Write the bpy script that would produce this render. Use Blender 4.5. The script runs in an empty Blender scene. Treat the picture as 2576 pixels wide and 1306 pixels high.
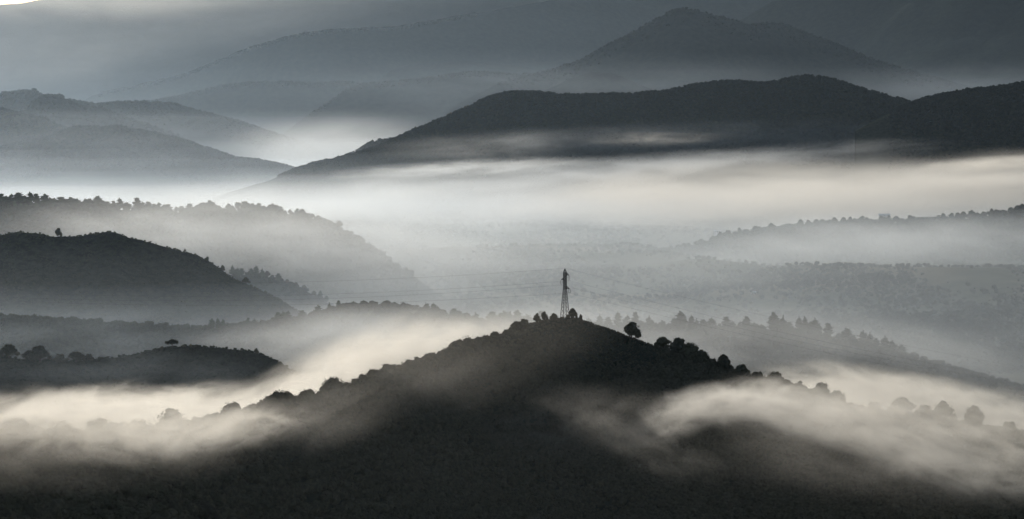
import bpy, math, random
import numpy as np
from mathutils import Vector

SC = bpy.context.scene
C = SC.collection
random.seed(7)
RNG = np.random.default_rng(11)
R = math.radians

# ------------------------------------------------------------------ camera
F = 6060.0                                   # focal length in px of a 2576 px wide frame
TH = math.atan(403.0 / F)                    # the camera looks slightly down
cam_d = bpy.data.cameras.new('camera')
cam = bpy.data.objects.new('camera', cam_d); C.objects.link(cam)
cam_d.sensor_width = 36.0
cam_d.lens = 36.0 * F / 2576.0
cam_d.clip_start = 1.0
cam_d.clip_end = 120000.0
cam.rotation_euler = (R(90) - TH, 0, 0)
SC.camera = cam

# ------------------------------------------------------------------ sky, sun, exposure
SUN_EL, SUN_AZ = 15.0, -24.0                 # azimuth from +Y, negative = left
W = bpy.data.worlds.new('World'); SC.world = W; W.use_nodes = True
nt = W.node_tree
for n in list(nt.nodes): nt.nodes.remove(n)
sky = nt.nodes.new('ShaderNodeTexSky'); sky.sky_type = 'NISHITA'; sky.sun_disc = False
sky.sun_elevation = R(SUN_EL); sky.sun_rotation = R(SUN_AZ)
sky.air_density = 1.0; sky.dust_density = 2.0; sky.altitude = 400
bg = nt.nodes.new('ShaderNodeBackground'); bg.inputs[1].default_value = 0.065
wo = nt.nodes.new('ShaderNodeOutputWorld')
nt.links.new(sky.outputs[0], bg.inputs[0]); nt.links.new(bg.outputs[0], wo.inputs[0])

sun_d = bpy.data.lights.new('sun', 'SUN'); sun_d.energy = 3.2; sun_d.angle = R(0.5)
sun_d.color = (1.0, 0.95, 0.87)
sun = bpy.data.objects.new('sun', sun_d); C.objects.link(sun)
sun_vec = Vector((math.sin(R(SUN_AZ)) * math.cos(R(SUN_EL)), math.cos(R(SUN_AZ)) * math.cos(R(SUN_EL)), math.sin(R(SUN_EL))))
sun.rotation_euler = sun_vec.to_track_quat('Z', 'Y').to_euler()

SC.view_settings.view_transform = 'Standard'; SC.view_settings.look = 'None'
SC.view_settings.exposure = 0.0; SC.view_settings.gamma = 1.0
SC.render.engine = 'CYCLES'
cy = SC.cycles
cy.max_bounces = 6; cy.diffuse_bounces = 1; cy.glossy_bounces = 1; cy.transmission_bounces = 2
cy.volume_bounces = 1; cy.transparent_max_bounces = 64
cy.volume_step_rate = 1.0; cy.volume_max_steps = 512
cy.use_denoising = True
cy.use_adaptive_sampling = True; cy.adaptive_threshold = 0.03

# ------------------------------------------------------------------ numeric helpers
CT, ST = math.cos(TH), math.sin(TH)
def at(u, v, Y):
    """world point seen at pixel (u, v) of the 2576 x 1306 frame, Y metres ahead"""
    u = np.asarray(u, float); v = np.asarray(v, float)
    s = (653.0 - v) / F
    dy = CT + s * ST; dz = -ST + s * CT; dx = (u - 1288.0) / F
    k = Y / dy
    return dx * k, Y + 0 * u, dz * k

def hsh(ix, iy, seed):
    h = (ix.astype(np.int64) * 374761393 + iy.astype(np.int64) * 668265263 + seed * 974711) & 0xffffffff
    h = ((h ^ (h >> 13)) * 1274126177) & 0xffffffff
    h = (h ^ (h >> 16)) & 0xffffff
    return h / float(0xffffff)
def vnoise(x, y, seed=0):
    x = np.asarray(x, float); y = np.asarray(y, float)
    ix = np.floor(x); iy = np.floor(y); fx = x - ix; fy = y - iy
    fx = fx * fx * fx * (fx * (fx * 6 - 15) + 10); fy = fy * fy * fy * (fy * (fy * 6 - 15) + 10)
    a = hsh(ix, iy, seed); b = hsh(ix + 1, iy, seed); c = hsh(ix, iy + 1, seed); d = hsh(ix + 1, iy + 1, seed)
    return a + (b - a) * fx + (c - a) * fy + (a - b - c + d) * fx * fy
def fbm(x, y, seed=0, octv=4, gain=.5):
    s = 0; a = 1; t = 0
    for k in range(octv):
        s = s + a * vnoise(np.asarray(x) * 2 ** k + 17.3 * k, np.asarray(y) * 2 ** k - 9.1 * k, seed + k); t += a; a *= gain
    return s / t

def mesh_np(name, V, Fc, mat, parent=None, smooth=True):
    """V (n,3), Fc (m,k) with k constant -> one mesh object"""
    V = np.asarray(V, np.float32); Fc = np.asarray(Fc, np.int32)
    me = bpy.data.meshes.new(name)
    me.vertices.add(len(V)); me.vertices.foreach_set('co', V.ravel())
    m, k = Fc.shape
    me.loops.add(m * k); me.loops.foreach_set('vertex_index', Fc.ravel())
    me.polygons.add(m)
    me.polygons.foreach_set('loop_start', np.arange(m, dtype=np.int32) * k)
    me.polygons.foreach_set('loop_total', np.full(m, k, np.int32))
    me.polygons.foreach_set('use_smooth', np.full(m, smooth, bool))
    me.update(calc_edges=True)
    if mat: me.materials.append(mat)
    o = bpy.data.objects.new(name, me); C.objects.link(o)
    if parent: o.parent = parent
    return o
def tag(o, label=None, cat=None, group=None, kind=None):
    if label: o['label'] = label
    if cat: o['category'] = cat
    if group: o['group'] = group
    if kind: o['kind'] = kind
    return o
def grid_faces(n, m):
    i = np.arange(n - 1)[:, None] * m + np.arange(m - 1)[None, :]
    i = i.ravel()
    return np.stack([i, i + 1, i + m + 1, i + m], 1)

# ------------------------------------------------------------------ materials
def ground_mat(name, c1, c2, scale, bump=1.0, c3=None, rough=1.0):
    m = bpy.data.materials.new(name); m.use_nodes = True
    t = m.node_tree; N = t.nodes; L = t.links
    bs = N['Principled BSDF']; bs.inputs['Roughness'].default_value = rough
    bs.inputs['Specular IOR Level'].default_value = 0.0
    g = N.new('ShaderNodeNewGeometry')
    mp = N.new('ShaderNodeMapping'); mp.inputs['Scale'].default_value = (1 / scale,) * 3
    L.new(g.outputs['Position'], mp.inputs['Vector'])
    n1 = N.new('ShaderNodeTexNoise'); n1.inputs['Detail'].default_value = 8; n1.inputs['Roughness'].default_value = .65
    n1.inputs['Scale'].default_value = 1.0
    L.new(mp.outputs[0], n1.inputs['Vector'])
    cr = N.new('ShaderNodeValToRGB'); cr.color_ramp.elements[0].position = .38; cr.color_ramp.elements[1].position = .64
    cr.color_ramp.elements[0].color = (*c1, 1); cr.color_ramp.elements[1].color = (*c2, 1)
    L.new(n1.outputs[0], cr.inputs[0])
    col = cr.outputs[0]
    if c3:
        n3 = N.new('ShaderNodeTexNoise'); n3.inputs['Scale'].default_value = .12; n3.inputs['Detail'].default_value = 3
        L.new(mp.outputs[0], n3.inputs['Vector'])
        r3 = N.new('ShaderNodeValToRGB'); r3.color_ramp.elements[0].position = .55; r3.color_ramp.elements[1].position = .62
        L.new(n3.outputs[0], r3.inputs[0])
        mx = N.new('ShaderNodeMix'); mx.data_type = 'RGBA'
        L.new(r3.outputs[0], mx.inputs[0]); L.new(col, mx.inputs[6]); mx.inputs[7].default_value = (*c3, 1)
        col = mx.outputs[2]
    L.new(col, bs.inputs['Base Color'])
    b = N.new('ShaderNodeBump'); b.inputs['Strength'].default_value = bump; b.inputs['Distance'].default_value = scale * .2
    L.new(n1.outputs[0], b.inputs['Height']); L.new(b.outputs[0], bs.inputs['Normal'])
    return m
def leaf_mat(name, c1, c2):
    m = bpy.data.materials.new(name); m.use_nodes = True
    t = m.node_tree; N = t.nodes; L = t.links
    bs = N['Principled BSDF']; bs.inputs['Roughness'].default_value = 1.0; bs.inputs['Specular IOR Level'].default_value = 0.0
    oi = N.new('ShaderNodeObjectInfo'); g = N.new('ShaderNodeNewGeometry')
    n1 = N.new('ShaderNodeTexNoise'); n1.inputs['Scale'].default_value = .35; n1.inputs['Detail'].default_value = 3
    L.new(g.outputs['Position'], n1.inputs['Vector'])
    ad = N.new('ShaderNodeMath'); ad.operation = 'MULTIPLY_ADD'; ad.inputs[1].default_value = .4
    L.new(oi.outputs['Random'], ad.inputs[0]); L.new(n1.outputs[0], ad.inputs[2])
    cr = N.new('ShaderNodeValToRGB'); cr.color_ramp.elements[0].position = .35; cr.color_ramp.elements[1].position = .95
    cr.color_ramp.elements[0].color = (*c1, 1); cr.color_ramp.elements[1].color = (*c2, 1)
    L.new(ad.outputs[0], cr.inputs[0]); L.new(cr.outputs[0], bs.inputs['Base Color'])
    return m
def plain_mat(name, col, rough=.7, metal=0.0):
    m = bpy.data.materials.new(name); m.use_nodes = True
    t = m.node_tree; bs = t.nodes['Principled BSDF']
    n1 = t.nodes.new('ShaderNodeTexNoise'); n1.inputs['Scale'].default_value = .8; n1.inputs['Detail'].default_value = 4
    cr = t.nodes.new('ShaderNodeValToRGB')
    cr.color_ramp.elements[0].color = (*[c * .75 for c in col], 1); cr.color_ramp.elements[1].color = (*[min(1, c * 1.2) for c in col], 1)
    t.links.new(n1.outputs[0], cr.inputs[0]); t.links.new(cr.outputs[0], bs.inputs['Base Color'])
    bs.inputs['Roughness'].default_value = rough; bs.inputs['Metallic'].default_value = metal; bs.inputs['Specular IOR Level'].default_value = .05
    return m

M_HILL = ground_mat('scrub_hillside', (.025, .03, .02), (.05, .054, .036), 14, 1.0)
M_FAR = ground_mat('far_mountain_forest', (.02, .028, .028), (.032, .04, .036), 45, 1.0)
M_VAL = ground_mat('valley_fields', (.04, .05, .03), (.065, .07, .045), 60, .3, c3=(.10, .09, .06))
M_OAK = leaf_mat('oak_foliage', (.036, .035, .023), (.09, .086, .054))
M_NEARW = leaf_mat('foreground_scrub_foliage', (.038, .036, .024), (.12, .108, .07))
M_PINE = leaf_mat('pine_needles', (.03, .045, .025), (.06, .08, .045))
M_CANOPY = leaf_mat('forest_foliage', (.022, .03, .018), (.055, .06, .036))
M_DISTANT = leaf_mat('distant_forest_foliage', (.018, .026, .022), (.034, .042, .034))
M_BARK = plain_mat('bark', (.07, .055, .045), .95)
M_STEEL = plain_mat('dark_weathered_steel', (.016, .016, .018), .95, .0)
M_WIRE = plain_mat('cable_aluminium', (.05, .05, .055), .7, .0)
M_GLASS = plain_mat('insulator_glass', (.06, .07, .065), .4)
M_ROOF = plain_mat('white_sheet_roof', (.8, .8, .8), .5)
M_WALLW = plain_mat('pale_render', (.72, .70, .66), .9)
M_TRACK = plain_mat('pale_gravel', (.6, .58, .55), .95)

# ------------------------------------------------------------------ hills
class Hill:
    def __init__(s, pts, sf=.36, sb=.45, w=30, rav=40, L=260, seed=1, rough=1.2, sig=7, floor=-446):
        p = np.array(pts, float)
        uu = np.arange(p[0, 0], p[-1, 0] + .1, 3.0)
        v = np.interp(uu, p[:, 0], p[:, 1]); Y = np.interp(uu, p[:, 0], p[:, 2])
        def sm(q, sg):
            k = np.exp(-.5 * (np.arange(-int(3 * sg), int(3 * sg) + 1) / sg) ** 2); k /= k.sum()
            n = len(k) // 2
            # mirror with slope so that the ends keep their direction
            qa = np.concatenate([2 * q[0] - q[1:n + 1][::-1], q, 2 * q[-1] - q[-n - 1:-1][::-1]])
            return np.convolve(qa, k, 'valid')
        v = sm(v, sig / 3.0); Y = sm(Y, 18)
        v = v + rough * 2 * (fbm(uu / 22.0, uu * 0 + seed, seed, 4, .6) - .5)
        x, y, z = at(uu, v, Y)
        s.u = uu; s.a = x / y; s.Y = Y; s.z = z
        s.sf, s.sb, s.w, s.rav, s.L, s.seed, s.floor = sf, sb, w, rav, L, seed, floor
    def h(s, x, Y):
        a = x / Y
        yc = np.interp(a, s.a, s.Y); zc = np.interp(a, s.a, s.z)
        d = yc - Y
        sl = np.where(d > 0, s.sf, s.sb)
        f = sl * (np.sqrt(d * d + s.w ** 2) - s.w)
        rm = np.clip(np.abs(d) / (s.L * 1.2), 0, 1)
        rd = 1 - np.abs(2 * fbm(x / s.L, Y / s.L, s.seed, 4, .5) - 1)
        z = zc - f - s.rav * rm * rd - rm * 5 * fbm(x / 40, Y / 40, s.seed + 5, 3)
        return np.maximum(z, s.floor)
    def build(s, name, mat, label, front, back, nd=140, step=1):
        t = np.linspace(-1, 1, nd)
        d = np.where(t > 0, front * np.abs(t) ** 1.6, -back * np.abs(t) ** 1.6)
        a = s.a[::step]; yc = s.Y[::step]
        Y = yc[:, None] - d[None, :]
        X = a[:, None] * Y
        Z = s.h(X, Y)
        V = np.stack([X, Y, Z], -1).reshape(-1, 3)
        o = mesh_np(name, V, grid_faces(len(a), nd)[:, ::-1], mat)
        tag(o, label, None, None, 'structure')
        return o
    def crest(s, u):
        return np.interp(u, s.u, s.a), np.interp(u, s.u, s.Y)

H = {}
H['backdrop'] = Hill([(-900, 60, 27000), (-300, 25, 27000), (0, 12, 26500), (60, 8, 26500), (130, -6, 26000), (400, -60, 26000), (1000, -170, 26000),
    (1600, -210, 26000), (2300, -260, 26000), (3500, -200, 26000)], .42, .5, 60, 260, 1500, 3, 1.5)
H['rightmount'] = Hill([(1500, 260, 19500), (1700, 150, 19200), (1800, 85, 19000), (1880, 42, 19000), (1950, -2, 19000), (2100, -80, 19000), (2400, -220, 19000), (2700, -300, 19000), (3400, -380, 19000)],
    .42, .5, 50, 200, 1100, 5, 1.5)
H['ridge_a'] = Hill([(100, 330, 22500), (230, 240, 22000), (300, 226, 22000), (450, 192, 21800), (530, 162, 21500), (600, 132, 21300), (640, 118, 21200), (700, 100, 21000), (760, 86, 21000),
    (830, 76, 21000), (900, 73, 21000), (1000, 69, 21200), (1100, 52, 21500), (1250, 25, 22000), (1500, -20, 23000), (1800, 60, 23500), (2100, 300, 24000)], .4, .5, 50, 160, 900, 7, 2.0)
H['ridge_b'] = Hill([(820, 300, 19000), (990, 172, 19000), (1050, 157, 19000), (1150, 151, 19000), (1300, 165, 19000), (1420, 185, 19000), (1600, 300, 19000)], .4, .5, 50, 140, 900, 9, 1.5)
H['ridge_c'] = Hill([(60, 440, 16500), (230, 300, 17000), (330, 262, 17300), (430, 246, 17500), (500, 231, 17500), (560, 216, 17500), (640, 208, 17500), (720, 207, 17500), (800, 210, 17500), (870, 206, 17500),
    (960, 215, 17500), (1100, 300, 17500)], .36, .5, 40, 140, 700, 11, 2.0)
H['ridge_d'] = Hill([(640, 390, 15200), (760, 300, 15500), (830, 256, 15700), (870, 226, 15800), (920, 210, 16000), (1000, 204, 16000), (1080, 196, 16000), (1170, 182, 16000), (1220, 180, 16000), (1280, 187, 16000),
    (1350, 187, 16000), (1450, 215, 16000), (1600, 330, 16000)], .36, .5, 40, 140, 700, 13, 1.5)
H['peak'] = Hill([(1000, 390, 14200), (1150, 262, 14600), (1250, 212, 14800), (1330, 191, 14900), (1400, 172, 15000), (1460, 150, 15000), (1520, 118, 15000), (1580, 88, 15000), (1620, 65, 15000), (1660, 42, 15000),
    (1690, 27, 15000), (1712, 20, 15000), (1760, 29, 15000), (1800, 40, 15000), (1850, 52, 15000), (1890, 64, 15000), (1930, 56, 15100), (1970, 60, 15200), (2010, 75, 15200), (2060, 95, 15200),
    (2110, 110, 15200), (2170, 140, 15100), (2250, 167, 15000), (2330, 190, 15000), (2420, 212, 15000), (2560, 250, 15000), (2800, 330, 15000)], .45, .5, 30, 170, 650, 15, 1.2, 5)
H['peak_spur'] = Hill([(1280, 290, 13300), (1365, 230, 13500), (1400, 215, 13500), (1440, 195, 13500), (1490, 181, 13500), (1540, 184, 13500), (1580, 200, 13500), (1640, 226, 13500), (1760, 290, 13500)], .4, .5, 30, 90, 500, 17, 1)
H['left_back'] = Hill([(-500, 300, 14000), (-200, 250, 14500), (0, 235, 14500), (50, 231, 14500), (88, 226, 14500), (97, 236, 14500), (120, 246, 14500), (180, 253, 14300), (240, 263, 14200), (290, 258, 14200), (340, 256, 14200), (395, 259, 14200),
    (440, 262, 14200), (480, 275, 14200), (550, 292, 14200), (620, 312, 14200), (680, 332, 14200), (740, 352, 14200), (790, 373, 14200), (830, 394, 14200), (900, 430, 14200)], .36, .5, 30, 120, 600, 19, 1.3, 4)
H['left_rock'] = Hill([(-100, 330, 13300), (30, 300, 13300), (66, 280, 13300), (80, 259, 13300), (108, 243, 13300), (152, 240, 13300), (175, 256, 13300), (200, 268, 13300), (262, 273, 13300), (320, 298, 13200), (380, 318, 13200), (460, 345, 13200), (600, 400, 13200), (700, 440, 13200)], .38, .5, 25, 110, 500, 21, 1.5, 4)
H['left_near'] = Hill([(-600, 300, 12000), (-250, 275, 12300), (0, 273, 12300), (55, 287, 12300), (100, 294, 12300), (150, 318, 12300), (220, 345, 12300), (320, 400, 12300), (420, 440, 12300)], .38, .5, 30, 110, 500, 23, 1.5)
H['left_fore'] = Hill([(-500, 330, 11300), (-200, 345, 11500), (0, 372, 11500), (120, 345, 11500), (175, 326, 11500), (195, 319, 11500), (250, 320, 11500), (300, 317, 11500), (325, 325, 11500), (360, 331, 11500), (400, 337, 11500), (470, 355, 11500), (500, 366, 11500),
    (550, 382, 11500), (590, 397, 11500), (650, 403, 11500), (700, 412, 11500), (740, 424, 11500), (820, 450, 11500), (900, 480, 11500)], .3, .5, 30, 90, 450, 25, 2.0, 5)
H['notch'] = Hill([(820, 420, 11500), (870, 395, 11500), (905, 375, 11500), (935, 358, 11500), (955, 354, 11500), (1000, 352, 11500), (1100, 352, 11500), (1250, 420, 11500)], .36, .5, 30, 80, 450, 26, 1.5, 5)
H['dark_ridge'] = Hill([(420, 540, 9900), (600, 476, 10200), (680, 453, 10300), (735, 430, 10400), (790, 411, 10500), (850, 398, 10500), (900, 385, 10500), (940, 372, 10500), (990, 350, 10500), (1040, 329, 10500), (1080, 313, 10500), (1130, 291, 10500),
    (1180, 270, 10500), (1220, 249, 10500), (1260, 236, 10500), (1300, 230, 10500), (1350, 232, 10500), (1400, 239, 10500), (1450, 240, 10500), (1530, 238, 10500), (1600, 236, 10500), (1680, 229, 10500), (1740, 215, 10500), (1800, 207, 10500),
    (1860, 205, 10500), (1900, 209, 10500), (1950, 207, 10500), (1985, 198, 10500), (2022, 190, 10500), (2080, 196, 10500), (2130, 211, 10500), (2190, 230, 10500), (2240, 245, 10500), (2290, 256, 10500), (2340, 264, 10500), (2500, 300, 10500), (2700, 360, 10500)],
    .42, .5, 30, 110, 500, 27, 1.6, 5)
H['dark_right'] = Hill([(2150, 330, 9700), (2250, 278, 9800), (2300, 258, 9800), (2340, 244, 9800), (2380, 236, 9800), (2440, 226, 9800), (2500, 220, 9800), (2560, 212, 9800), (2600, 200, 9800), (2800, 180, 9800), (3200, 170, 9800)], .42, .5, 30, 100, 450, 29, 1.6, 5)
H['valley_wood'] = Hill([(1400, 700, 6600), (1600, 650, 6700), (1760, 612, 6800), (1850, 592, 6900), (1950, 577, 7000), (2050, 568, 7000), (2150, 560, 7000), (2250, 560, 7000), (2350, 555, 7000), (2450, 548, 7000), (2520, 538, 7000), (2576, 529, 7000), (2800, 500, 7000), (3200, 480, 7000)],
    .16, .4, 40, 12, 500, 31, 1)
H['pine_ridge'] = Hill([(-700, 470, 5600), (-200, 500, 5500), (0, 509, 5500), (100, 514, 5500), (200, 522, 5500), (300, 528, 5500), (400, 533, 5500), (500, 536, 5500), (600, 531, 5500), (680, 532, 5500), (740, 541, 5500), (800, 553, 5500), (853, 573, 5500),
    (898, 600, 5450), (930, 622, 5400), (985, 658, 5350), (1040, 695, 5300), (1100, 738, 5250), (1200, 800, 5200)], .24, .4, 25, 50, 300, 33, 1)
H['left_hill'] = Hill([(-700, 640, 4500), (-250, 610, 4400), (0, 592, 4300), (45, 585, 4300), (90, 586, 4300), (135, 596, 4300), (202, 594, 4300), (242, 588, 4300), (270, 582, 4300), (292, 585, 4300), (314, 595, 4300), (382, 612, 4300), (449, 631, 4300), (494, 641, 4300), (521, 655, 4280),
    (548, 672, 4260), (584, 699, 4240), (629, 718, 4200), (700, 752, 4200), (800, 810, 4200)], .3, .4, 14, 40, 220, 35, 1.6, 3)
H['left_hill_back'] = Hill([(440, 740, 4800), (540, 705, 4800), (590, 692, 4800), (640, 692, 4800), (680, 699, 4800), (720, 712, 4800), (760, 728, 4800), (800, 748, 4800), (860, 785, 4800), (940, 830, 4800)], .3, .4, 20, 30, 200, 37, 1.0, 5)
H['pine_spur'] = Hill([(-700, 800, 3150), (-100, 798, 3150), (200, 812, 3150), (400, 826, 3150), (500, 830, 3200), (600, 826, 3200), (700, 812, 3250), (770, 800, 3250), (850, 781, 3300), (900, 772, 3300), (960, 771, 3300), (1040, 779, 3300), (1100, 788, 3300), (1150, 798, 3300), (1200, 808, 3300), (1300, 815, 3300),
    (1400, 820, 3300), (1500, 824, 3350), (1600, 826, 3400), (1700, 828, 3400), (1850, 833, 3400), (1950, 835, 3400), (2020, 840, 3400), (2100, 858, 3400), (2200, 878, 3400), (2300, 902, 3400), (2400, 930, 3400), (2600, 985, 3400), (2900, 1080, 3400)],
    .26, .4, 25, 25, 220, 39, .8)
H['low_dark'] = Hill([(-700, 930, 2500), (-200, 890, 2600), (0, 893, 2600), (60, 908, 2600), (150, 910, 2600), (240, 906, 2650), (330, 895, 2700), (400, 880, 2700), (432, 874, 2700), (480, 871, 2700), (560, 877, 2700), (640, 886, 2700), (690, 905, 2700), (740, 935, 2700), (850, 1000, 2650)],
    .3, .4, 20, 20, 150, 41, .8, 5)
H['main'] = Hill([(-900, 1090, 1250), (-300, 1104, 1320), (0, 1105, 1380), (200, 1112, 1430), (400, 1108, 1500), (500, 1104, 1540), (560, 1090, 1580), (640, 1062, 1640), (700, 1040, 1700), (760, 1026, 1760), (830, 1003, 1830), (900, 980, 1900), (960, 966, 1960), (1000, 950, 2000),
    (1080, 912, 2080), (1150, 886, 2140), (1200, 868, 2190), (1270, 840, 2270), (1330, 818, 2330), (1370, 806, 2370), (1415, 800, 2400), (1445, 801, 2400), (1490, 815, 2390), (1560, 838, 2370), (1620, 862, 2350), (1680, 882, 2330), (1740, 905, 2310), (1800, 930, 2290), (1850, 945, 2270),
    (1950, 966, 2240), (2000, 985, 2220), (2100, 1022, 2190), (2200, 1045, 2160), (2300, 1052, 2130), (2400, 1070, 2110), (2480, 1085, 2090), (2576, 1100, 2070), (2800, 1150, 2020), (3300, 1240, 1950)],
    .32, .42, 14, 22, 150, 43, .8, 5)

LAB = {
 'backdrop': 'palest farthest mountain filling the top of the picture', 'rightmount': 'huge dark blue mountain flank in the upper right corner',
 'ridge_a': 'pale long ridge rising to the right below the farthest mountain', 'ridge_b': 'faint rounded ridge left of the pointed peak',
 'ridge_c': 'pale grey ridge behind the left hills', 'ridge_d': 'grey ridge with a steep left edge behind the dark wooded ridge',
 'peak': 'pointed blue grey peak with a lower second summit', 'peak_spur': 'small rounded spur at the left foot of the pointed peak',
 'left_back': 'long grey hill sloping down to the valley notch', 'left_rock': 'hill with a blunt rocky top at upper left',
 'left_near': 'dim hill at the left edge under the rocky top', 'left_fore': 'darker wooded hill above the left fog bank',
 'notch': 'small hill showing in the valley notch', 'dark_ridge': 'long dark wooded ridge above the bright valley fog',
 'dark_right': 'darkest wooded ridge at the right edge', 'valley_wood': 'low wooded rise at the right side of the valley',
 'pine_ridge': 'hazy ridge lined with pines at left', 'left_hill': 'dark scrub hill with one bushy tree at left',
 'left_hill_back': 'hazy spur at the right foot of the dark scrub hill', 'pine_spur': 'misty spur carrying the row of pines behind the pylon',
 'low_dark': 'low dark hill with an umbrella shaped tree', 'main': 'dark foreground hill carrying the pylon'}
SPEC = {'backdrop': (4500, 2500, 120, 4), 'rightmount': (4000, 2500, 120, 3), 'ridge_a': (2600, 1500, 110, 2), 'ridge_b': (1800, 1500, 90, 2), 'ridge_c': (1800, 1200, 90, 1), 'ridge_d': (2200, 1500, 100, 1),
 'peak': (2600, 1500, 150, 1), 'peak_spur': (1200, 900, 80, 1), 'left_back': (1500, 1000, 90, 1), 'left_rock': (1300, 900, 90, 1), 'left_near': (1500, 900, 90, 1), 'left_fore': (1700, 1000, 110, 1), 'notch': (900, 800, 70, 1),
 'dark_ridge': (1500, 1300, 130, 1), 'dark_right': (1500, 1200, 120, 1), 'valley_wood': (1500, 700, 110, 1), 'pine_ridge': (1200, 600, 130, 1), 'left_hill': (900, 600, 130, 1), 'left_hill_back': (700, 500, 90, 1),
 'pine_spur': (800, 500, 130, 1), 'low_dark': (700, 600, 120, 1), 'main': (1100, 900, 260, 1)}
FARSET = {'backdrop', 'rightmount', 'ridge_a', 'ridge_b', 'ridge_c', 'ridge_d', 'peak', 'peak_spur', 'left_back', 'left_rock'}
for k, hh in H.items():
    f_, b_, nd_, st_ = SPEC[k]
    hh.build('mountain' if k in ('backdrop', 'rightmount', 'peak') else 'hill', M_FAR if k in FARSET else M_HILL, LAB[k], f_, b_, nd_, st_)

# ------------------------------------------------------------------ valley floor, one sheet to the horizon
def ground_z(x, Y):
    b = np.clip((Y - 4300) / 1500, 0, 1) * np.clip((9000 - Y) / 1500, 0, 1)
    n = fbm(x / 900.0, Y / 1100.0, 77, 4, .5)
    z = -438 + 10 * fbm(x / 500, Y / 500, 71, 3) + 75 * b * np.clip(n - .46, 0, 1) ** 1.0 * 2
    return z
yy = np.concatenate([np.linspace(-2500, 3000, 24)[:-1], np.geomspace(3000, 60000, 420)])
aa = np.linspace(-.62, .62, 520)
YY, AA = np.meshgrid(yy, aa, indexing='ij'); XX = AA * (YY + 3500)
GZ = ground_z(XX, YY)
o = mesh_np('ground', np.stack([XX, YY, GZ], -1).reshape(-1, 3), grid_faces(len(yy), len(aa)), M_VAL)
tag(o, 'hazy valley floor with fields and woods', None, None, 'structure')

# ------------------------------------------------------------------ tree templates
def ico(sub):
    import bmesh
    bm = bmesh.new(); bmesh.ops.create_icosphere(bm, subdivisions=sub, radius=1.0)
    V = np.array([v.co[:] for v in bm.verts]); Fc = np.array([[v.index for v in f.verts] for f in bm.faces]); bm.free()
    return V, Fc
ICO1, ICO2 = ico(1), ico(2)
def lobes_crown(lobes, nleaf, leaf, rng, core=.72, icos=ICO1, jit=.16):
    """lobes: (cx,cy,cz,rx,ry,rz); leaf triangles spread through each lobe shell over a rough inner core"""
    Vs, Fs, n = [], [], 0
    vol = np.array([l[3] * l[4] + l[4] * l[5] for l in lobes]); vol = vol / vol.sum()
    for l, q in zip(lobes, vol):
        c = np.array(l[:3]); r = np.array(l[3:])
        V, Fc = icos
        k = 1 + jit * rng.standard_normal(len(V))[:, None]
        Vs.append(c + V * r * core * k); Fs.append(Fc + n); n += len(V)
        m = max(4, int(nleaf * q))
        d = rng.standard_normal((m, 3)); d /= np.linalg.norm(d, axis=1)[:, None]
        # clumps: pull directions towards a few twigs
        tw = rng.standard_normal((max(5, m // 14), 3)); tw /= np.linalg.norm(tw, axis=1)[:, None]
        near = tw[rng.integers(0, len(tw), m)]
        d = near + .30 * d; d /= np.linalg.norm(d, axis=1)[:, None]
        rad = rng.uniform(.74, 1.22, m)[:, None]
        p = c + d * r * rad
        t1 = rng.standard_normal((m, 3)); t1 /= np.linalg.norm(t1, axis=1)[:, None]
        t2 = np.cross(t1, rng.standard_normal((m, 3))); t2 /= np.linalg.norm(t2, axis=1)[:, None]
        s = leaf * rng.uniform(.6, 1.3, m)[:, None]
        tri = np.stack([p - t1 * s, p + t1 * s, p + t2 * s * 1.2], 1).reshape(-1, 3)
        Vs.append(tri); Fs.append(np.arange(3 * m).reshape(-1, 3) + n); n += 3 * m
    return np.concatenate(Vs), np.concatenate(Fs)
def tube(path, rad, k=6):
    path = np.array(path, float); Vs = []
    for i, p in enumerate(path):
        t = path[min(i + 1, len(path) - 1)] - path[max(i - 1, 0)]; t /= np.linalg.norm(t) + 1e-9
        a = np.cross(t, [0.31, .95, .1]); a /= np.linalg.norm(a); b = np.cross(t, a)
        an = np.arange(k) / k * 2 * np.pi
        Vs.append(p + rad[i] * (np.cos(an)[:, None] * a + np.sin(an)[:, None] * b))
    V = np.concatenate(Vs); Fs = []
    for i in range(len(path) - 1):
        for j in range(k):
            q = [i * k + j, i * k + (j + 1) % k, (i + 1) * k + (j + 1) % k, (i + 1) * k + j]
            Fs.append([q[0], q[1], q[2]]); Fs.append([q[0], q[2], q[3]])
    return V, np.array(Fs)
def join(parts):
    n = 0; Vs, Fs = [], []
    for V, Fc in parts:
        Vs.append(V); Fs.append(Fc + n); n += len(V)
    return np.concatenate(Vs), np.concatenate(Fs)

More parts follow.
